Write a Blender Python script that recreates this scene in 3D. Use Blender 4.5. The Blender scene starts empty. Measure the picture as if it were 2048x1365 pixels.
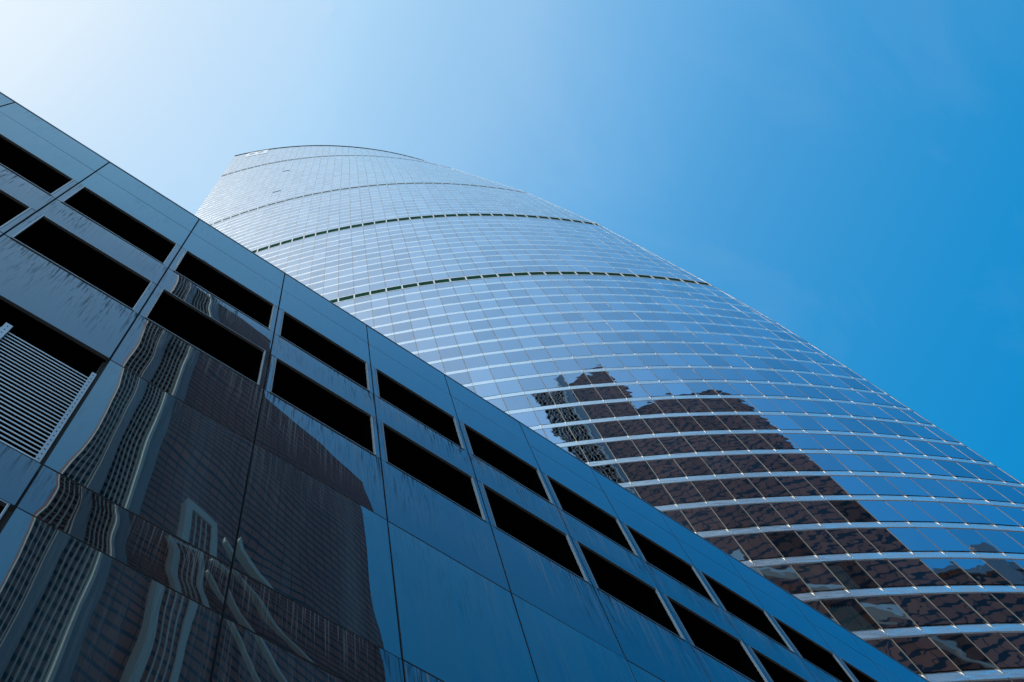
import bpy, bmesh, math, random
import numpy as np
from mathutils import Vector, Matrix

random.seed(7)
rng = np.random.default_rng(7)
sc = bpy.context.scene
C = sc.collection
R = math.radians

# ------------------------------------------------------------------ camera
cd = bpy.data.cameras.new('camera')
cam = bpy.data.objects.new('camera', cd)
C.objects.link(cam)
sc.camera = cam
cd.sensor_width = 36.0
cd.lens = 40.158
cd.clip_start = 0.1
cd.clip_end = 6000.0
CAM_H = 1.7
cam.matrix_world = Matrix(((0.80224878, -0.52793972, -0.27870514, 0.0),
                           (-0.57802724, -0.80365255, -0.14151712, 0.0),
                           (-0.14926959, 0.27463109, -0.94989281, CAM_H),
                           (0, 0, 0, 1)))

# ------------------------------------------------------------------ world
SUN = Vector((-0.45386909, 0.09219133, 0.88628641)).normalized()
world = bpy.data.worlds.new('World')
sc.world = world
world.use_nodes = True
nt = world.node_tree
N, LK = nt.nodes, nt.links
sky = N.new('ShaderNodeTexSky')
sky.sky_type = 'NISHITA'
sky.sun_disc = False
sky.sun_elevation = math.asin(SUN.z)
sky.sun_rotation = math.atan2(SUN.x, SUN.y)
sky.dust_density = 3.0
sky.air_density = 1.0
sky.ozone_density = 1.0
# photographic grade of the sky's own colour, channel by channel
sep = N.new('ShaderNodeSeparateColor')
LK.new(sky.outputs[0], sep.inputs[0])
comb = N.new('ShaderNodeCombineColor')
GRADE = ([(0, .002), (1.0, .004), (1.11, .007), (1.24, .026), (1.53, .070), (1.84, .135), (2.57, .29), (4.06, .44), (4.83, .50), (10.2, .745), (12.84, .80), (25, 1.08)],
         [(0, .03), (1.25, .19), (1.56, .268), (1.69, .292), (1.95, .342), (2.24, .418), (2.89, .552), (4.19, .694), (4.86, .723), (9.41, .871), (11.66, .913), (25, 1.14)],
         [(0, .12), (2.1, .46), (2.62, .632), (2.77, .647), (3.04, .694), (3.34, .768), (3.96, .847), (5.12, .947), (5.72, .958), (9.55, .991), (11.4, 1.0), (25, 1.19)])
for i, pts in enumerate(GRADE):
    mr = N.new('ShaderNodeMapRange')
    mr.inputs['From Max'].default_value = 25.0
    LK.new(sep.outputs[i], mr.inputs['Value'])
    fc = N.new('ShaderNodeFloatCurve')
    cv = fc.mapping.curves[0]
    cv.points[0].location = (0, pts[0][1] / 1.2)
    cv.points[1].location = (1, pts[-1][1] / 1.2)
    for a, b in pts[1:-1]:
        cv.points.new(a / 25.0, b / 1.2)
    for p in cv.points:
        p.handle_type = 'VECTOR'
    fc.mapping.update()
    LK.new(mr.outputs[0], fc.inputs['Value'])
    ml = N.new('ShaderNodeMath'); ml.operation = 'MULTIPLY'
    ml.inputs[1].default_value = 12.0
    LK.new(fc.outputs[0], ml.inputs[0])
    LK.new(ml.outputs[0], comb.inputs[i])
# thin wisps of cloud
tc = N.new('ShaderNodeTexCoord')
mp = N.new('ShaderNodeMapping')
mp.inputs['Scale'].default_value = (2.2, 3.6, 2.2)
LK.new(tc.outputs['Generated'], mp.inputs[0])
nz = N.new('ShaderNodeTexNoise')
nz.inputs['Scale'].default_value = 2.6
nz.inputs['Detail'].default_value = 7.0
nz.inputs['Roughness'].default_value = 0.55
nz.inputs['Distortion'].default_value = 0.6
LK.new(mp.outputs[0], nz.inputs['Vector'])
cr = N.new('ShaderNodeMapRange')
cr.inputs['From Min'].default_value = 0.50
cr.inputs['From Max'].default_value = 0.85
cr.inputs['To Max'].default_value = 0.05
LK.new(nz.outputs[0], cr.inputs['Value'])
mx = N.new('ShaderNodeMix'); mx.data_type = 'RGBA'
mx.inputs['B'].default_value = (8.6, 9.2, 10.0, 1)
LK.new(cr.outputs[0], mx.inputs['Factor'])
LK.new(comb.outputs[0], mx.inputs['A'])
bg = N['Background']
bg.inputs[1].default_value = 0.1
LK.new(mx.outputs['Result'], bg.inputs[0])

ld = bpy.data.lights.new('sun', 'SUN')
ld.energy = 4.2
ld.angle = R(0.53)
ld.color = (1.0, 0.95, 0.88)
sun = bpy.data.objects.new('sun', ld)
C.objects.link(sun)
sun.rotation_euler = (-SUN).to_track_quat('-Z', 'Y').to_euler()

sc.view_settings.view_transform = 'Standard'
sc.view_settings.look = 'None'
sc.view_settings.exposure = 0.0
sc.view_settings.gamma = 1.0
sc.cycles.max_bounces = 10
sc.cycles.glossy_bounces = 5
sc.cycles.transparent_max_bounces = 12
sc.cycles.caustics_reflective = False
sc.cycles.caustics_refractive = False
sc.cycles.sample_clamp_indirect = 4.0


# ------------------------------------------------------------------ helpers
class MB:
    """collects quads and boxes, then links them as one mesh object"""
    def __init__(self):
        self.v, self.f, self.m, self.s = [], [], [], []

    def quad(self, a, b, c, d, m=0, smooth=False):
        n = len(self.v)
        self.v += [tuple(a), tuple(b), tuple(c), tuple(d)]
        self.f.append((n, n + 1, n + 2, n + 3)); self.m.append(m); self.s.append(smooth)

    def hexa(self, p, m=0):
        """p: 8 points, 0-3 one face, 4-7 the opposite one"""
        n = len(self.v)
        self.v += [tuple(q) for q in p]
        for f in ((0, 1, 2, 3), (7, 6, 5, 4), (0, 4, 5, 1), (1, 5, 6, 2), (2, 6, 7, 3), (3, 7, 4, 0)):
            self.f.append(tuple(n + i for i in f)); self.m.append(m); self.s.append(False)

    def box(self, x0, x1, y0, y1, z0, z1, m=0):
        self.hexa([(x0, y0, z0), (x1, y0, z0), (x1, y0, z1), (x0, y0, z1),
                   (x0, y1, z0), (x1, y1, z0), (x1, y1, z1), (x0, y1, z1)], m)

    def grid(self, P, m=0):
        """P: 2-D list of points sharing vertices, shaded smooth"""
        n = len(self.v)
        h, w = len(P), len(P[0])
        for r in P:
            self.v += [tuple(q) for q in r]
        for i in range(h - 1):
            for j in range(w - 1):
                a = n + i * w + j
                self.f.append((a, a + 1, a + w + 1, a + w)); self.m.append(m); self.s.append(True)

    def build(self, name, mats, parent=None):
        me = bpy.data.meshes.new(name)
        me.from_pydata(self.v, [], self.f)
        for mt in (mats if isinstance(mats, (list, tuple)) else [mats]):
            me.materials.append(mt)
        me.polygons.foreach_set('material_index', self.m)
        me.polygons.foreach_set('use_smooth', self.s)
        me.update()
        o = bpy.data.objects.new(name, me)
        C.objects.link(o)
        o.parent = parent
        return o


def thing(name, label, cat, group=None):
    o = bpy.data.objects.new(name, None)
    C.objects.link(o)
    o['label'] = label
    o['category'] = cat
    if group:
        o['group'] = group
    return o


def mat(name):
    m = bpy.data.materials.new(name)
    m.use_nodes = True
    return m, m.node_tree, m.node_tree.nodes['Principled BSDF']


def node(t, kind, **kw):
    n = t.nodes.new(kind)
    for k, v in kw.items():
        if k in n.inputs:
            n.inputs[k].default_value = v
        else:
            setattr(n, k, v)
    return n


def coords(t, scale, rand=0.0):
    tcn = t.nodes.new('ShaderNodeTexCoord')
    mpn = t.nodes.new('ShaderNodeMapping')
    mpn.inputs['Scale'].default_value = scale
    t.links.new(tcn.outputs['Object'], mpn.inputs[0])
    if rand:
        oi = t.nodes.new('ShaderNodeObjectInfo')
        t.links.new(math2(t, 'MULTIPLY', oi.outputs['Random'], rand), mpn.inputs['Location'])
    return mpn.outputs[0]


def noise(t, scale_vec, scale=1.0, detail=3.0, rough=0.5, dist=0.0, rand=0.0):
    n = node(t, 'ShaderNodeTexNoise', Scale=scale, Detail=detail, Roughness=rough, Distortion=dist)
    t.links.new(coords(t, scale_vec, rand), n.inputs['Vector'])
    return n.outputs[0]


def mrange(t, src, a, b, c=0.0, d=1.0):
    n = node(t, 'ShaderNodeMapRange')
    for k, v in zip(('From Min', 'From Max', 'To Min', 'To Max'), (a, b, c, d)):
        n.inputs[k].default_value = v
    t.links.new(src, n.inputs['Value'])
    return n.outputs[0]


def math2(t, op, a, b):
    n = node(t, 'ShaderNodeMath', operation=op)
    for i, s in enumerate((a, b)):
        if isinstance(s, (int, float)):
            n.inputs[i].default_value = s
        else:
            t.links.new(s, n.inputs[i])
    return n.outputs[0]


def bump(t, height, dist, normal=None):
    n = node(t, 'ShaderNodeBump', Strength=1.0, Distance=dist)
    t.links.new(height, n.inputs['Height'])
    if normal is not None:
        t.links.new(normal, n.inputs['Normal'])
    return n.outputs[0]


def plain(name, col, rough=0.5, metal=0.0, var=0.12, vscale=1.5):
    m, t, p = mat(name)
    nzv = noise(t, (1, 1, 1), vscale, 4.0)
    mxn = node(t, 'ShaderNodeMix', data_type='RGBA')
    mxn.inputs['A'].default_value = tuple(c * (1 - var) for c in col) + (1,)
    mxn.inputs['B'].default_value = tuple(min(1, c * (1 + var)) for c in col) + (1,)
    t.links.new(nzv, mxn.inputs['Factor'])
    t.links.new(mxn.outputs['Result'], p.inputs['Base Color'])
    p.inputs['Roughness'].default_value = rough
    p.inputs['Metallic'].default_value = metal
    return m


# ------------------------------------------------------------------ materials
def make_panel(name, base, ior, wave, streak_amt, tint=(0.63, 0.78, 0.91), veil=0.0):
    """polished dark cladding: reflects by Fresnel, slightly wavy, rain streaked below its upper edge"""
    m = bpy.data.materials.new(name)
    m.use_nodes = True
    t = m.node_tree
    t.nodes.remove(t.nodes['Principled BSDF'])
    out = t.nodes['Material Output']
    w1 = noise(t, (1.0, 1.0, 0.6), 0.60, 1.0, 0.5, 0.4, 90.0)
    b1 = bump(t, w1, wave)
    fr = node(t, 'ShaderNodeFresnel', IOR=ior)
    t.links.new(b1, fr.inputs['Normal'])
    gl = node(t, 'ShaderNodeBsdfGlossy', Roughness=0.0)
    gl.inputs['Color'].default_value = tint + (1,)
    t.links.new(b1, gl.inputs['Normal'])
    df = node(t, 'ShaderNodeBsdfDiffuse')
    df.inputs['Color'].default_value = base + (1,)
    mxs = t.nodes.new('ShaderNodeMixShader')
    t.links.new(mrange(t, fr.outputs[0], 0.0, 1.0, 0.05, 1.0), mxs.inputs[0])
    t.links.new(df.outputs[0], mxs.inputs[1])
    t.links.new(gl.outputs[0], mxs.inputs[2])
    # run-off streaks that start at the sheet's upper edge: dark grime and pale scale
    tcn = t.nodes.new('ShaderNodeTexCoord')
    sx = t.nodes.new('ShaderNodeSeparateXYZ')
    t.links.new(tcn.outputs['Generated'], sx.inputs[0])
    fade = mrange(t, sx.outputs[2], 0.05, 0.95)
    last = mxs.outputs[0]
    for col, sc1, amt, sh in (((0.012, 0.011, 0.012), (15.0, 1.0, 0.55), 1.0, 0.0), ((0.42, 0.43, 0.44), (19.0, 3.0, 0.20), 0.60, 7.0)):
        s1 = noise(t, sc1, 2.4, 2.0, 0.6, 0.5, sh)
        s2 = noise(t, (0.8, 1.0 + sh, 0.25), 1.0, 2.0, 0.5, 0.0, sh)
        st = math2(t, 'MULTIPLY', mrange(t, s1, 0.52, 0.62), mrange(t, s2, 0.40, 0.58))
        st = math2(t, 'MULTIPLY', math2(t, 'MULTIPLY', st, fade), streak_amt * amt)
        dirt = node(t, 'ShaderNodeBsdfDiffuse')
        dirt.inputs['Color'].default_value = col + (1,)
        mx2 = t.nodes.new('ShaderNodeMixShader')
        t.links.new(st, mx2.inputs[0])
        t.links.new(last, mx2.inputs[1])
        t.links.new(dirt.outputs[0], mx2.inputs[2])
        last = mx2.outputs[0]
    if veil:                       # broad soft vertical washing marks
        s1 = noise(t, (2.2, 1.0, 0.10), 1.6, 3.0, 0.55, 0.3, 31.0)
        dirt = node(t, 'ShaderNodeBsdfDiffuse')
        dirt.inputs['Color'].default_value = (0.20, 0.34, 0.42, 1)
        mx2 = t.nodes.new('ShaderNodeMixShader')
        t.links.new(mrange(t, s1, 0.42, 0.75, 0.0, veil * 3), mx2.inputs[0])
        t.links.new(last, mx2.inputs[1])
        t.links.new(dirt.outputs[0], mx2.inputs[2])
        last = mx2.outputs[0]
    t.links.new(last, out.inputs[0])
    return m


M_PANEL = make_panel('dark_polished_cladding', (0.012, 0.015, 0.020), 2.05, 0.006, 0.75)
M_STRIP = make_panel('streaked_cladding', (0.016, 0.022, 0.030), 1.90, 0.007, 1.0)
M_PARAPET = make_panel('parapet_cladding', (0.022, 0.034, 0.045), 2.1, 0.0012, 0.14, (0.55, 0.84, 1.0))
M_DGLASS = make_panel('dark_blue_glass', (0.004, 0.016, 0.030), 2.15, 0.007, 0.22, (0.68, 0.89, 1.0), 0.04)
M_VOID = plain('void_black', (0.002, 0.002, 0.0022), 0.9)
M_REVEAL = plain('reveal_dark', (0.003, 0.003, 0.0034), 0.8)
M_SEAL = plain('joint_sealant', (0.045, 0.030, 0.022), 0.7, 0, 0.5, 6.0)
M_ALU = plain('brushed_aluminium', (0.46, 0.50, 0.54), 0.4, 0.8)
M_EDGE = plain('edge_trim', (0.30, 0.33, 0.36), 0.35, 0.8)
M_SLAT = plain('louvre_slat', (0.66, 0.70, 0.74), 0.35, 0.35)
M_SCREW = plain('screw_dark', (0.05, 0.03, 0.03), 0.6)
M_MULL = plain('mullion_metal', (0.36, 0.32, 0.26), 0.5, 0.45)
M_LEDGE = plain('ledge_white', (0.86, 0.88, 0.90), 0.35, 0.1, 0.05)
M_GREEN = plain('plant_shade_green', (0.018, 0.080, 0.056), 0.4)
for m_ in (M_VOID, M_REVEAL, M_GREEN):
    m_.node_tree.nodes['Principled BSDF'].inputs['Specular IOR Level'].default_value = 0.0
M_SLAB = plain('ceiling_slab', (0.22, 0.21, 0.20), 0.8)
M_CORE = plain('core_wall', (0.10, 0.10, 0.105), 0.8)
M_LOGO = plain('logo_white', (0.96, 0.97, 0.98), 0.9, 0, 0.02)
M_BLIND = plain('pale_blind', (0.72, 0.76, 0.76), 0.8, 0, 0.15, 0.6)
M_CURT = plain('green_curtain', (0.78, 0.92, 0.86), 0.9, 0, 0.15, 3.0)
M_CREAM = plain('cream_curtain', (0.80, 0.76, 0.62), 0.9, 0, 0.2, 5.0)
M_BACK = plain('rear_glazing', (0.03, 0.06, 0.09), 0.08)


def make_glass(name, r0):
    m = bpy.data.materials.new(name)
    m.use_nodes = True
    t = m.node_tree
    t.nodes.remove(t.nodes['Principled BSDF'])
    out = t.nodes['Material Output']
    # every pane has its own ripple, coating strength and tint
    geo = t.nodes.new('ShaderNodeNewGeometry')
    oi = t.nodes.new('ShaderNodeObjectInfo')
    wn = node(t, 'ShaderNodeTexWhiteNoise', noise_dimensions='1D')
    t.links.new(math2(t, 'ADD', math2(t, 'MULTIPLY', geo.outputs['Random Per Island'], 431.7), math2(t, 'MULTIPLY', oi.outputs['Random'], 97.3)), wn.inputs['W'])
    rnd = wn.outputs['Value']
    tcn = t.nodes.new('ShaderNodeTexCoord')
    mpn = t.nodes.new('ShaderNodeMapping')
    t.links.new(tcn.outputs['Object'], mpn.inputs[0])
    t.links.new(math2(t, 'MULTIPLY', rnd, 60.0), mpn.inputs['Location'])
    w1n = node(t, 'ShaderNodeTexNoise', Scale=0.42, Detail=2.0)
    t.links.new(mpn.outputs[0], w1n.inputs['Vector'])
    w1 = w1n.outputs[0]
    nb = bump(t, w1, 0.008)
    fr = node(t, 'ShaderNodeFresnel', IOR=2.5)
    t.links.new(nb, fr.inputs['Normal'])
    gl = node(t, 'ShaderNodeBsdfGlossy', Roughness=0.0)
    tn = node(t, 'ShaderNodeMix', data_type='RGBA')
    tn.inputs['A'].default_value = (0.61, 0.77, 1.0, 1)
    tn.inputs['B'].default_value = (0.96, 0.98, 1.0, 1)
    t.links.new(mrange(t, fr.outputs[0], 0.20, 0.65), tn.inputs['Factor'])
    t.links.new(tn.outputs['Result'], gl.inputs['Color'])
    t.links.new(nb, gl.inputs['Normal'])
    tr = node(t, 'ShaderNodeBsdfTransparent')
    tr.inputs['Color'].default_value = (0.50, 0.74, 0.78, 1)
    mxs = t.nodes.new('ShaderNodeMixShader')
    base = math2(t, 'ADD', mrange(t, rnd, 0.0, 1.0, -0.14, 0.08), r0) if r0 > 0.2 else mrange(t, rnd, 0.0, 1.0, r0, r0 + 0.05)
    t.links.new(math2(t, 'ADD', math2(t, 'MULTIPLY', fr.outputs[0], math2(t, 'SUBTRACT', 1.05, base)), base), mxs.inputs[0])
    t.links.new(tr.outputs[0], mxs.inputs[1])
    t.links.new(gl.outputs[0], mxs.inputs[2])
    t.links.new(mxs.outputs[0], out.inputs[0])
    return m


M_GLASS = make_glass('tower_glass', 0.52)
M_CLEAR = make_glass('clear_glass', 0.04)


def make_spandrel():
    m, t, p = mat('spandrel_metal')
    p.inputs['Metallic'].default_value = 0.9
    p.inputs['Base Color'].default_value = (0.93, 0.95, 0.97, 1)
    p.inputs['IOR'].default_value = 1.8
    p.inputs['Roughness'].default_value = 0.16
    w1 = noise(t, (1.0, 1.0, 1.6), 0.7, 2.0, 0.5, 0.8)
    t.links.new(bump(t, w1, 0.016), p.inputs['Normal'])
    t.links.new(mrange(t, noise(t, (1, 1, 3.0), 1.1, 2.0), 0.3, 0.7, 0.16, 0.36), p.inputs['Roughness'])
    return m


M_SPAN = make_spandrel()


def make_brown():
    m, t, p = mat('brown_stone_grid')
    tcn = t.nodes.new('ShaderNodeTexCoord')
    sx = t.nodes.new('ShaderNodeSeparateXYZ')
    t.links.new(tcn.outputs['Object'], sx.inputs[0])
    cx = t.nodes.new('ShaderNodeCombineXYZ')
    t.links.new(math2(t, 'ADD', sx.outputs[0], sx.outputs[1]), cx.inputs[0])
    t.links.new(sx.outputs[2], cx.inputs[1])
    br = node(t, 'ShaderNodeTexBrick', Scale=1.0)
    br.offset = 0.0
    br.inputs['Color1'].default_value = (0.60, 0.175, 0.080, 1)
    br.inputs['Color2'].default_value = (0.44, 0.125, 0.062, 1)
    br.inputs['Mortar'].default_value = (0.022, 0.016, 0.016, 1)
    br.inputs['Mortar Size'].default_value = 0.07
    br.inputs['Brick Width'].default_value = 1.75
    br.inputs['Row Height'].default_value = 3.4
    t.links.new(cx.outputs[0], br.inputs['Vector'])
    # a dark window ribbon on every second course
    fl = math2(t, 'MODULO', math2(t, 'ADD', sx.outputs[2], 1020.0), 3.4)
    win = math2(t, 'LESS_THAN', fl, 0.95)
    mxn = node(t, 'ShaderNodeMix', data_type='RGBA')
    mxn.inputs['B'].default_value = (0.008, 0.008, 0.010, 1)
    t.links.new(win, mxn.inputs['Factor'])
    t.links.new(br.outputs[0], mxn.inputs['A'])
    t.links.new(mxn.outputs['Result'], p.inputs['Base Color'])
    p.inputs['Roughness'].default_value = 0.5
    return m


M_BROWN = make_brown()
M_STRIPE = plain('dark_recess_grid', (0.26, 0.090, 0.050), 0.5, 0, 0.5, 0.5)
M_WHITE = plain('white_stone', (0.94, 0.88, 0.78), 0.6)
M_GREY = plain('grey_stone', (0.36, 0.36, 0.37), 0.5)
M_PAVE = plain('plaza_paving', (0.13, 0.128, 0.124), 0.8, 0, 0.2, 0.8)

# ------------------------------------------------------------------ ground
g = MB()
g.quad((-2500, -2500, 0), (2500, -2500, 0), (2500, 2500, 0), (-2500, 2500, 0))
o = g.build('ground', M_PAVE)
o['kind'] = 'structure'

# ------------------------------------------------------------------ podium building
FY = 5.0                       # facade plane


def jx(k):                     # x of joint k
    return FY * (0.013 + 0.408 * (k - 2))


def hz(r):                     # height from the picture's ratio
    return FY * r + CAM_H


VENTS = [(156.6, 10), (134.2, 10)]
K0, K1 = -2, 15
GAP = 0.013
podium = thing('podium_building', 'low dark polished building with two rows of black openings, before the glass skyscraper', 'building')


def panel(name, x0, x1, z0, z1, material, bow=0.003, tilt=0.002, y=FY, n=8, th=0.10):
    """one cladding sheet: a slightly bowed, slightly tilted slab"""
    x0 += GAP; x1 -= GAP; z0 += GAP; z1 -= GAP
    ta, tb = rng.normal(0, tilt), rng.normal(0, tilt)
    bw = bow * (0.4 + rng.random())
    P = []
    for i in range(n + 1):
        w = -1 + 2 * i / n
        row = []
        for j in range(n + 1):
            u = -1 + 2 * j / n
            yy = y - bw * (1 - u ** 4) * (1 - w ** 4) + ta * u * (x1 - x0) / 2 + tb * w * (z1 - z0) / 2
            row.append((x0 + (x1 - x0) * (u + 1) / 2, yy, z0 + (z1 - z0) * (w + 1) / 2))
        P.append(row)
    b = MB()
    b.grid(P)
    a, bb, c, d = P[0][0], P[0][-1], P[-1][-1], P[-1][0]
    back = [(q[0], y + th, q[2]) for q in (a, bb, c, d)]
    for i in range(4):
        q = (a, bb, c, d)
        b.quad(q[i], back[i], back[(i + 1) % 4], q[(i + 1) % 4], 1)
    return b.build(name, [material, M_EDGE], podium)


R_TOP, R_MID, W1T, W1B, W2T, W2B, R_JT, R_LV, R_LO = 4.77, 4.482, 4.185, 3.835, 3.585, 3.225, 2.79, 2.107, 1.915
OPEN_L, OPEN_R = 0.119, 0.107

# body: a closed volume behind the cladding, joints show its sealant-dark face
b = MB()
XL, XR = jx(K0), jx(K1)
out = [(XL, FY + 0.10), (XR, FY + 0.10), (XR, FY + 4.0), (22, 21), (4, 34), (XL, 34)]
back_y = FY + 1.6
top = hz(R_TOP) - 0.25
# rear volume (behind the openings' depth)
poly = [(XL, back_y), (XR, back_y), (XR, FY + 4.0), (22, 21), (4, 34), (XL, 34)]
n0 = len(b.v)
for x, y in poly:
    b.v.append((x, y, 0))
for x, y in poly:
    b.v.append((x, y, top))
nn = len(poly)
for i in range(nn):
    j = (i + 1) % nn
    b.f.append((n0 + i, n0 + j, n0 + nn + j, n0 + nn + i)); b.m.append(0); b.s.append(False)
b.f.append(tuple(n0 + nn + i for i in range(nn))); b.m.append(0); b.s.append(False)
b.build('body', M_VOID, podium)

# sealant-dark backing rails behind the joints
b = MB()
for k in range(K0, K1 + 1):
    b.box(jx(k) - 0.05, jx(k) + 0.05, FY + 0.06, back_y - 0.01, 0.0, hz(R_TOP) - 0.03)
for r in (R_MID, W1T, W1B, W2T, W2B, R_JT, R_LV, R_LO):
    for k in range(K0, K1):
        b.box(jx(k) + 0.051, jx(k + 1) - 0.051, FY + 0.065, FY + 0.30, hz(r) - 0.02, hz(r) + 0.02)
b.build('joint_frame', M_SEAL, podium)

# parapet coping
b = MB()
b.box(XL, XR, FY - 0.010, FY + 1.2, hz(R_TOP) - 0.006, hz(R_TOP) + 0.030)
b.build('coping', M_EDGE, podium)
b = MB()
b.box(XL, XR, FY + 0.02, back_y, top - 0.02, hz(R_TOP) - 0.012)
b.build('parapet_core', M_SEAL, podium)


def opening(x0, x1, z0, z1):
    """a black opening with a lined reveal and a fine metal frame"""
    w = MB()
    d = back_y - 0.02
    y0 = FY + 0.03
    w.quad((x0, y0, z0), (x0, d, z0), (x0, d, z1), (x0, y0, z1))
    w.quad((x1, d, z0), (x1, y0, z0), (x1, y0, z1), (x1, d, z1))
    w.quad((x0, d, z1), (x1, d, z1), (x1, y0, z1), (x0, y0, z1))
    w.quad((x0, y0, z0), (x1, y0, z0), (x1, d, z0), (x0, d, z0))
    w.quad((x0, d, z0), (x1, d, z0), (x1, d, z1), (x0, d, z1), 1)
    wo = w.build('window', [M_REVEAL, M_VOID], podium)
    fr = MB()
    f = 0.022
    ya, yb = FY - 0.012, FY + 0.03
    fr.box(x0 - f, x0, ya, yb, z0, z1)
    fr.box(x1, x1 + 0.007, ya, yb + 0.02, z0, z1, 1)  # right jamb edge coloured white for the sky glint it catches
    fr.box(x1 + 0.0071, x1 + f, ya + 0.002, yb, z0, z1)
    fr.box(x0 - f, x1 + f, ya, yb, z0 - f, z0)
    fr.box(x0 - f, x1 + f, ya, yb, z1, z1 + f)
    fr.build('frame', [M_EDGE, M_LEDGE], wo)
    return wo


def louvre(x0, x1, z0, z1, rails):
    """light metal slats in a deep dark recess, with screwed side rails"""
    w = MB()
    d = back_y - 0.02
    y0 = FY + 0.03
    w.quad((x0, y0, z0), (x0, d, z0), (x0, d, z1), (x0, y0, z1))
    w.quad((x1, d, z0), (x1, y0, z0), (x1, y0, z1), (x1, d, z1))
    w.quad((x0, d, z1), (x1, d, z1), (x1, y0, z1), (x0, y0, z1))
    w.quad((x0, d, z0), (x1, d, z0), (x1, d, z1), (x0, d, z1))
    lo = w.build('louvre', M_VOID, podium)
    ya = FY + 0.07
    s = MB()
    zt = hz(2.655)
    nsl = 28
    dz = (zt - z0) / nsl
    for i in range(nsl):
        z = z0 + (i + 0.3) * dz
        s.box(x0, x1, ya, ya + 0.004, z, z + 0.030)
        s.hexa([(x0, ya + 0.005, z + 0.02), (x1, ya + 0.005, z + 0.02), (x1, ya + 0.005, z + 0.028), (x0, ya + 0.005, z + 0.028),
                (x0, ya + 0.07, z + 0.09), (x1, ya + 0.07, z + 0.09), (x1, ya + 0.07, z + 0.098), (x0, ya + 0.07, z + 0.098)], 1)  # blade behind the lip coloured near-black for the shade between slats
    s.build('slats', [M_SLAT, M_REVEAL], lo)
    for (ra, rb) in rails:
        r = MB()
        r.box(ra, rb, ya - 0.06, ya - 0.005, z0, zt + 0.03)
        k = 22
        for i in range(k):
            z = z0 + (i + 0.5) * (zt - z0) / k
            cx = (ra + rb) / 2
            r.box(cx - 0.007, cx + 0.007, ya - 0.064, ya - 0.0585, z - 0.007, z + 0.007, 1)
        r.build('rail', [M_ALU, M_SCREW], lo)
    return lo


for k in range(K0, K1):
    xa, xb = jx(k), jx(k + 1)
    panel('parapet_panel', xa, xb, hz(R_MID), hz(R_TOP) - 0.01, M_PARAPET, 0.001, 0.0012)
    panel('parapet_panel', xa, xb, hz(W1T), hz(R_MID), M_PARAPET, 0.001, 0.0012)
    for (t_, b_) in ((W1T, W1B), (W2T, W2B)):
        zt, zb = hz(t_), hz(b_)
        xl, xr = xa + OPEN_L, xb - OPEN_R
        panel('pilaster', xa, xl - 0.01, zb, zt, M_PANEL, 0.0004, 0.001, n=2)
        panel('pilaster', xr + 0.01, xb, zb, zt, M_PANEL, 0.0004, 0.001, n=2)
        opening(xl, xr, zb + 0.03, zt - 0.03)
    panel('spandrel_panel', xa, xb, hz(W2T), hz(W1B), M_STRIP, 0.004, 0.002)
    panel('cladding_panel', xa, xb, hz(R_JT), hz(W2B), M_PANEL, 0.004, 0.0015)
    if k in (0, 1):
        xr = jx(k + 1) - 0.03
        rails = [(xr - 0.058, xr)]
        if k == 1:
            rails.append((FY * -0.222, FY * -0.205))
            louvre(xa + 0.03, xr, hz(R_LV) + 0.03, hz(R_JT) - 0.03, rails)
        else:
            louvre(xa + 0.03, xr, hz(R_LV) + 0.03, hz(R_JT) - 0.03, rails)
    else:
        panel('glass_panel', xa, xb, hz(R_LV), hz(R_JT), M_DGLASS, 0.005, 0.0015, n=10)
    panel('sill_panel', xa, xb, hz(R_LO), hz(R_LV), M_PANEL, 0.003, 0.0025)
    if k in (0, 1):
        opening(xa + OPEN_L, xb - 0.07, hz(1.15), hz(R_LO) - 0.05)
        panel('lower_panel', xa, xa + OPEN_L - 0.01, hz(1.15), hz(R_LO), M_PANEL, 0.0004, 0.001, n=2)
    else:
        panel('lower_panel', xa, xb, hz(1.15), hz(R_LO), M_DGLASS, 0.005, 0.0015, n=10)
    panel('base_panel', xa, xb, 0.02, hz(1.15), M_PANEL, 0.002, 0.001, n=4)

# ------------------------------------------------------------------ skyscraper
MOD = 1.9                      # one glazing module in metres
ZS = [-1, 0, 35, 49.6, 59, 69.3, 96.45, 125.8, 172, 197, 205]
YE = [-.95, -.95, -.68, -.53, -.33, .1, 1.57, 3.9, 8.7, 11.6, 12.6]
XE = [29.2, 29.2, 29.2, 29.15, 29.1, 28.93, 28.39, 27.75, 26.9, 26.2, 25.9]
LC = np.array([-0.3, 29.0])
RAD = 60.0


def arc(z):
    """circle centre, start angle and arc length of the curved front at height z (modules)"""
    E = np.array([np.interp(z, ZS, XE), np.interp(z, ZS, YE)])
    d = E - LC
    l = np.linalg.norm(d)
    n = np.array([-d[1], d[0]]) / l
    if n[1] < 0:
        n = -n
    c = (LC + E) / 2 + n * math.sqrt(RAD ** 2 - l * l / 4)
    a0 = math.atan2(LC[1] - c[1], LC[0] - c[0])
    a1 = math.atan2(E[1] - c[1], E[0] - c[0])
    return c, a0, ((a1 - a0) % (2 * math.pi)) * RAD


_cache = {}


def sp(s, z, off=0.0):
    """world point on the front: s modules along the arc, z modules above the eye, off metres outwards"""
    key = round(z, 4)
    if key not in _cache:
        _cache[key] = arc(z)
    c, a0, ln = _cache[key]
    a = a0 + s / RAD
    r = RAD + off / MOD
    return ((c[0] + r * math.cos(a)) * MOD, (c[1] + r * math.sin(a)) * MOD, z * MOD + CAM_H)


def alen(z):
    return arc(z)[2]


tower = thing('skyscraper', 'tall sail-shaped skyscraper of blue glass with pale horizontal bands, leaning back behind the dark podium', 'building')

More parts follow.
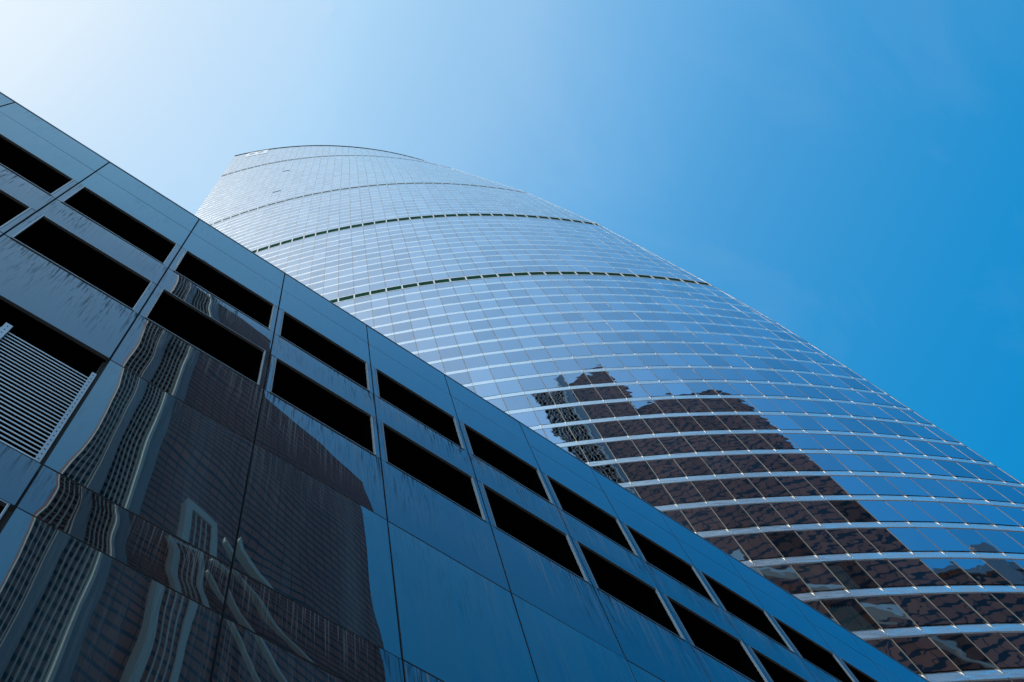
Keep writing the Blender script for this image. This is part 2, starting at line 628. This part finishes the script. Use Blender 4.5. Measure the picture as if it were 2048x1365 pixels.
bands = []                     # (centre, half height, kind)
for k in range(32, 0, -1):
    bands.append((69.1 - 2.128 * k, 0.20 + 0.045 * min(1.0, k / 16), 's'))
bands.append((69.1, 0.62, 't'))
for k in range(11):
    bands.append((71.75 + 2.09 * k, 0.20, 's'))
bands.append((95.75, 0.85, 't'))
for k in range(12):
    bands.append((98.05 + 2.10 * k, 0.20, 's'))
bands.append((123.7, 0.52, 't'))
for k in range(22):
    bands.append((125.9 + 2.10 * k, 0.20, 's'))
bands.append((172.2, 0.80, 'd'))
for k in range(11):
    bands.append((174.5 + 2.05 * k, 0.20, 's'))
ZTOP = 197.0
NS = 42

for (zc, hh, kind) in bands:
    ln = alen(zc)
    z0, z1 = zc - hh, zc + hh
    n = int(math.floor(ln))
    ss = list(range(n + 1)) + [ln]
    if ss[-1] - ss[-2] < 0.08:
        ss.pop(-2)
    b = MB()
    if kind == 's':
        for a, c in zip(ss[:-1], ss[1:]):
            a2, c2 = a + 0.006, c - 0.006
            lnA, lnB = alen(z0), alen(z1)
            jit = rng.normal(0, 0.0008)
            tl = max(0.005, 0.085 * (1 - zc / 58.0))      # lower bands lean back more and mirror the upper sky
            p = [sp(a2, z0, tl + jit), sp(c2, z0, tl + jit), sp(c2, z1, 0.004 - tl + jit), sp(a2, z1, 0.004 - tl + jit),
                 sp(a2, z0, -0.15), sp(c2, z0, -0.15), sp(c2, z1, -0.15), sp(a2, z1, -0.15)]
            b.hexa(p)
        b.build('spandrel_band', M_SPAN, tower)
    else:
        # plant floor: near-flush green face, coloured dark for a shaded recess, between pale ledges and posts
        lo = MB()
        for a, c in zip(ss[:-1], ss[1:]):
            lo.quad(sp(a, z0, -0.03), sp(c, z0, -0.03), sp(c, z1, -0.03), sp(a, z1, -0.03), 1)
            for zz, sg in ((z0, 1), (z1, -1)):
                lo.hexa([sp(a, zz, 0.02), sp(c, zz, 0.02), sp(c, zz + sg * 0.14, 0.02), sp(a, zz + sg * 0.14, 0.02),
                         sp(a, zz, -0.4), sp(c, zz, -0.4), sp(c, zz + sg * 0.14, -0.4), sp(a, zz + sg * 0.14, -0.4)])
            if kind == 'd':
                lo.hexa([sp(a, zc - .20, 0.015), sp(c, zc - .20, 0.015), sp(c, zc + .20, 0.015), sp(a, zc + .20, 0.015),
                         sp(a, zc - .20, -0.02), sp(c, zc - .20, -0.02), sp(c, zc + .20, -0.02), sp(a, zc + .20, -0.02)], 2)
        lb = lo.build('plant_floor_band', [M_LEDGE, M_GREEN, M_BACK], tower)
        ps = MB()
        for a in ss:
            a = min(max(a, 0.05), ln - 0.05)
            ps.hexa([sp(a - .045, z0 + .14, 0.018), sp(a + .045, z0 + .14, 0.018), sp(a + .045, z1 - .14, 0.018), sp(a - .045, z1 - .14, 0.018),
                     sp(a - .045, z0 + .14, -0.5), sp(a + .045, z0 + .14, -0.5), sp(a + .045, z1 - .14, -0.5), sp(a - .045, z1 - .14, -0.5)])
        ps.build('posts', M_LEDGE, lb)

# crown parapet
b = MB()
ln = alen(ZTOP)
ss = list(range(int(ln) + 1)) + [ln]
for a, c in zip(ss[:-1], ss[1:]):
    b.hexa([sp(a, ZTOP, 0.14), sp(c, ZTOP, 0.14), sp(c, ZTOP + .16, 0.14), sp(a, ZTOP + .16, 0.14),
            sp(a, ZTOP, -0.6), sp(c, ZTOP, -0.6), sp(c, ZTOP + .16, -0.6), sp(a, ZTOP + .16, -0.6)])
b.build('roof_edge', M_SEAL, tower)

# mullions: one per module line, following the leaning front
for k in range(0, NS + 1):
    zz = [-0.8]
    for (zc, hh, kind) in bands:
        zz += [zc - hh, zc + hh]
    zz.append(ZTOP)
    zz = [z for z in zz if alen(z) > k + 0.02]
    if len(zz) < 2:
        continue
    b = MB()
    w = 0.015
    for za, zb in zip(zz[:-1], zz[1:]):
        b.hexa([sp(k - w, za, 0.008), sp(k + w, za, 0.008), sp(k + w, zb, 0.008), sp(k - w, zb, 0.008),
                sp(k - w, za, -0.12), sp(k + w, za, -0.12), sp(k + w, zb, -0.12), sp(k - w, zb, -0.12)])
    b.build('mullion', M_MULL, tower)

# right hand corner trim
b = MB()
zz = [-0.8] + [z for (zc, hh, kind) in bands for z in (zc - hh, zc + hh)] + [ZTOP]
for za, zb in zip(zz[:-1], zz[1:]):
    la, lb2 = alen(za), alen(zb)
    b.hexa([sp(la - .02, za, 0.01), sp(la + .03, za, 0.01), sp(lb2 + .03, zb, 0.01), sp(lb2 - .02, zb, 0.01),
            sp(la - .02, za, -0.2), sp(la + .03, za, -0.2), sp(lb2 + .03, zb, -0.2), sp(lb2 - .02, zb, -0.2)])
b.build('corner_trim', M_MULL, tower)

# glazing
panes = []
edges = [(-0.8, -0.8, 'x')] + [(zc - hh, zc + hh, kind) for (zc, hh, kind) in bands] + [(ZTOP, ZTOP, 'x')]
for fi in range(len(edges) - 1):
    za, zb = edges[fi][1], edges[fi + 1][0]
    if zb - za < 0.1:
        continue
    lnA, lnB = alen(za), alen(zb)
    for k in range(int(math.ceil(max(lnA, lnB)))):
        ra, rb = min(k + 1, lnA), min(k + 1, lnB)
        if ra - k < 0.06:
            continue
        rb = max(rb, k + 0.01)
        j = rng.normal(0, 0.0045 if za < 75 else 0.0018, 4)
        P = [sp(k + .02, za, j[0]), sp(ra - .02, za, j[1]), sp(rb - .02, zb, j[2]), sp(k + .02, zb, j[3])]
        panes.append((fi, k, P))


def to_px(p):
    v = cam.matrix_world.inverted() @ Vector(p)
    return 1024 + 2284.53 * v.x / -v.z, 682.5 - 2284.53 * v.y / -v.z


def area(P):
    q = [to_px(p) for p in P]
    cx = sum(a for a, _ in q) / 4
    cy = sum(a for _, a in q) / 4
    A = 0.5 * abs(sum(q[i][0] * q[(i + 1) % 4][1] - q[(i + 1) % 4][0] * q[i][1] for i in range(4)))
    line = 187 + 0.635 * cx
    vis = cx < 2040 and cy < 1360 and cy < line - 12
    return A if vis else 0.0


# the hundred panes that show largest are parts of their own, the rest one mesh
order = sorted(range(len(panes)), key=lambda i: -area(panes[i][2]))
big = set(order[:100])
rest = MB()
bigs = []
for i, (fi, k, P) in enumerate(panes):
    if i in big:
        b = MB()
        b.quad(*P)
        clear = (fi * 7 + k * 5) % 11 == 0 and P[0][2] < 62
        po = b.build('window_pane', M_CLEAR if clear else M_GLASS, tower)
        bigs.append((fi, k, po))
    else:
        rest.quad(*P)
o = rest.build('window_panes', M_GLASS, tower)
o['kind'] = 'stuff'

# interior: slabs, core wall
for i, (zc, hh, kind) in enumerate(bands):
    ln = alen(zc)
    b = MB()
    st = [ln * q / 14 for q in range(15)]
    for a, c in zip(st[:-1], st[1:]):
        b.hexa([sp(a, zc - .12, -0.2), sp(c, zc - .12, -0.2), sp(c, zc + .12, -0.2), sp(a, zc + .12, -0.2),
                sp(a, zc - .12, -7.0), sp(c, zc - .12, -7.0), sp(c, zc + .12, -7.0), sp(a, zc + .12, -7.0)])
    b.build('floor_slab', M_SLAB, tower)
b = MB()
zl = [-0.8] + [4.0 * q for q in range(1, 50)] + [ZTOP]
for za, zb in zip(zl[:-1], zl[1:]):
    for q in range(14):
        la, lb2 = alen(za), alen(zb)
        b.quad(sp(la * q / 14, za, -7.0), sp(la * (q + 1) / 14, za, -7.0), sp(lb2 * (q + 1) / 14, zb, -7.0), sp(lb2 * q / 14, zb, -7.0))
b.build('core_wall', M_CORE, tower)
# rear faces and roof close the volume
b = MB()
for za, zb in zip(zl[:-1], zl[1:]):
    la, lb2 = alen(za), alen(zb)
    FA = (46 * MOD * 0.9, 46 * MOD * 0.9)
    A0, A1 = sp(0, za, -0.2), sp(0, zb, -0.2)
    E0, E1 = sp(la, za, -0.2), sp(lb2, zb, -0.2)
    b.quad(A0, A1, (FA[0], FA[1], A1[2]), (FA[0], FA[1], A0[2]))
    b.quad(E1, E0, (FA[0], FA[1], E0[2]), (FA[0], FA[1], E1[2]))
b.build('rear_facade', M_BACK, tower)
b = MB()
ln = alen(ZTOP)
FT = (46 * MOD * 0.9, 46 * MOD * 0.9, ZTOP * MOD + CAM_H - 0.3)
for q in range(14):
    pa, pb = sp(ln * q / 14, ZTOP - 0.2, -0.3), sp(ln * (q + 1) / 14, ZTOP - 0.2, -0.3)
    n = len(b.v)
    b.v += [pa, pb, FT]
    b.f.append((n, n + 1, n + 2)); b.m.append(0); b.s.append(False)
b.build('roof', M_SLAB, tower)

# blinds half drawn behind some of the panes
cand = [p for p in panes if area(p[2]) > 250]
random.shuffle(cand)
for (fi, k, P) in cand[:96]:
    P = [Vector(p) for p in P]
    f = random.choice((0.25, 0.4, 0.55, 0.8, 1.0))
    s0, s1 = sorted((random.uniform(0.0, 0.5), random.uniform(0.5, 1.0)))
    if random.random() < 0.5:
        s0, s1 = 0.04, 0.96
    inward = Vector((0.7, 0.7, 0)) * 0.28
    tl, tr_ = P[3].lerp(P[2], s0), P[3].lerp(P[2], s1)
    bl, br_ = P[0].lerp(P[1], s0), P[0].lerp(P[1], s1)
    b = MB()
    b.quad(tl.lerp(bl, f) + inward, tr_.lerp(br_, f) + inward, tr_ + inward, tl + inward)
    b.build('blind', M_BLIND, tower)

# the white sign at the crown: a slab with a rounded end and two eyes
b = MB()


def in_sign(s_, z_):
    u, w = (s_ - 2.05) / 3.75, (z_ - 190.6) / 5.8
    if not (0 <= u <= 1 and 0 <= w <= 1):
        return False
    if u < 0.18 and ((u - 0.18) / 0.18) ** 2 + ((w - 0.5) / 0.5) ** 2 > 1.0:
        return False
    for (c0, c1, w0, w1) in ((0.20, 0.44, 0.24, 0.74), (0.58, 0.80, 0.24, 0.76)):
        e = abs((u - (c0 + c1) / 2) / ((c1 - c0) / 2)) ** 4 + abs((w - (w0 + w1) / 2) / ((w1 - w0) / 2)) ** 4
        if e < 1:
            return False
    if 0.46 < u < 0.56 and (w > 0.93 or w < 0.07):
        return False
    return True


gs, gz = 0.09, 0.2
for i in range(44):
    for k in range(32):
        s0, z0 = 2.0 + i * gs, 190.4 + k * gz
        if in_sign(s0 + gs / 2, z0 + gz / 2):
            b.quad(sp(s0, z0, 0.05), sp(s0 + gs, z0, 0.05), sp(s0 + gs, z0 + gz, 0.05), sp(s0, z0 + gz, 0.05))
b.quad(sp(4.9, 185.9, 0.05), sp(5.8, 185.9, 0.05), sp(5.8, 186.4, 0.05), sp(4.9, 186.4, 0.05))
b.build('logo_sign', M_LOGO, tower)

# vents standing open in the upper glazing
for (z_, s_) in VENTS:
    b = MB()
    b.hexa([sp(s_, z_, 0.02), sp(s_ + .95, z_, 0.02), sp(s_ + .95, z_ + .10, 0.05), sp(s_, z_ + .10, 0.05),
            sp(s_, z_ + .45, 0.012), sp(s_ + .95, z_ + .45, 0.012), sp(s_ + .95, z_ + .47, 0.014), sp(s_, z_ + .47, 0.014)])
    b.build('open_vent', M_REVEAL, tower)


def curtain(px, py, s0, s1, f0, f1, folds, material, label):
    best = min(panes, key=lambda q: sum((a - c) ** 2 for a, c in zip((sum(to_px(p)[0] for p in q[2]) / 4, sum(to_px(p)[1] for p in q[2]) / 4), (px, py))))
    P = [Vector(p) for p in best[2]]
    for (fi, k, po) in bigs:
        if (fi, k) == best[:2]:
            po.data.materials[0] = M_CLEAR
    ax = (P[1] - P[0]).normalized()
    inn = Vector((-ax.y, ax.x, 0))
    if inn.x + inn.y < 0:
        inn = -inn
    b = MB()
    rows = []
    for i in range(9):
        f = f0 + (f1 - f0) * i / 8
        row = []
        for j in range(folds * 8 + 1):
            u = s0 + (s1 - s0) * j / (folds * 8) * (0.8 + 0.2 * f)
            p = P[0].lerp(P[1], u).lerp(P[3].lerp(P[2], u), 1 - f)
            row.append(p + inn * (0.22 + 0.07 * math.sin(j * math.pi / 4 + 0.3 * i)))
        rows.append(row)
    b.grid(rows)
    co = b.build('curtain', material, None)
    co['label'] = label
    co['category'] = 'curtain'
    return co


curtain(1735, 1262, 0.10, 0.98, 0.16, 0.99, 7, M_CURT, 'pale green pleated curtain behind a window low on the skyscraper')
curtain(1705, 1172, 0.02, 0.16, 0.0, 0.98, 3, M_CREAM, 'narrow cream curtain bunched beside a mullion low on the skyscraper')

# ------------------------------------------------------------------ opposite tower (seen only in the reflections)
opp = thing('brown_tower', 'brown stone tower with pale vertical fins, seen mirrored in the glass and cladding', 'building')
A = Vector((16.15, -71.0, 0)); B_ = Vector((71.0, -81.0, 0))
dirw = (B_ - A).normalized()
nrm = Vector((-dirw.y, dirw.x, 0))        # faces the street (+y)
if nrm.y < 0:
    nrm = -nrm


def ob(mb, u0, u1, d0, d1, z0, z1, m=0):
    """box along the opposite wall: u metres along, d metres out of it"""
    P = []
    for d in (d1, d0):
        for (u, z) in ((u0, z0), (u1, z0), (u1, z1), (u0, z1)):
            q = A + dirw * u + nrm * d
            P.append((q.x, q.y, z))
    mb.hexa(P, m)


W = (B_ - A).length
b = MB()
ob(b, 0, W * 0.36, -22, 0, 0, 314)
ob(b, W * 0.36 + .01, W, -22, 0, 0, 274)
b.build('main_wall', M_BROWN, opp)
b = MB()
ob(b, W + .01, W + 75, -22, -1.0, 0, 168)
ob(b, W + .01, W + 75, -22, -0.6, 168.01, 170.5, 1)
ob(b, W + 18, W + 21, -0.99, 1.2, 0, 176, 1)
b.build('lower_block', [M_BROWN, M_GREY], opp)
# finned shaft at the corner
b = MB()
ob(b, -12.9, -0.1, -2, 0.8, 0, 318)
b.build('corner_shaft', M_STRIPE, opp)


def ux(r, Yv=84.0):            # x/y of the mirrored picture -> metres along the wall
    return r * Yv - 16.0


for (r0, r1, d, mt, nm) in ((0.080, 0.101, 1.3, M_GREY, 'grey_pier'), (0.1655, 0.190, 1.3, M_GREY, 'grey_pier'), (0.159, 0.1650, 1.6, M_WHITE, 'white_edge')):
    b = MB()
    ob(b, ux(r0), ux(r1), 0.81, d * 1.7, 0, 320)
    b.build(nm, mt, opp)
for i in range(5):
    b = MB()
    u = ux(0.034 + 0.0105 * i)
    ob(b, u, u + 0.13, 0.81, 1.5, 0, 318)
    b.build('fin', M_WHITE, opp)
for i in range(6):
    b = MB()
    u = ux(0.104 + 0.0102 * i)
    ob(b, u, u + 0.13, 0.81, 1.5, 0, 318)
    b.build('fin', M_WHITE, opp)
b = MB()
for i in range(83):
    for (r0, r1) in ((0.034, 0.080), (0.1015, 0.1585)):
        ob(b, ux(r0), ux(r1), 0.801, 1.0, i * 3.8, i * 3.8 + 1.0)
b.build('sill_courses', M_VOID, opp)
# lower wing with a pale frame
b = MB()
ob(b, 9.2, 13.9, 0.01, 1.6, 0, 183)
b.build('wing', M_BROWN, opp)
b = MB()
ob(b, 7.8, 9.19, 0.01, 2.2, 0, 186.5)
ob(b, 13.91, 15.2, 0.01, 2.2, 0, 186.5)
ob(b, 9.2, 13.9, 0.01, 2.2, 183.01, 186.5)
for i in range(3):
    ob(b, 10.2 + i * 1.2, 10.36 + i * 1.2, 1.61, 2.0, 0, 183)
b.build('wing_frame', M_WHITE, opp)
for (u0, z0, u1, z1, t_) in ((16.5, 180, 38.0, 152, 1.6), (38.01, 152, 50, 118, 1.6), (15.5, 168, 27, 150, 1.1)):
    b = MB()
    P = []
    for d in (3.0, 1.8):
        for (u, z) in ((u0, z0), (u1, z1), (u1, z1 + t_), (u0, z0 + t_)):
            q = A + dirw * u + nrm * d
            P.append((q.x, q.y, z))
    b.hexa(P)
    b.build('raking_beam', M_WHITE, opp)
b = MB()
ob(b, 18.02, 50, 0.01, 1.6, 0, 120)
b.build('annex_wall', M_BROWN, opp)
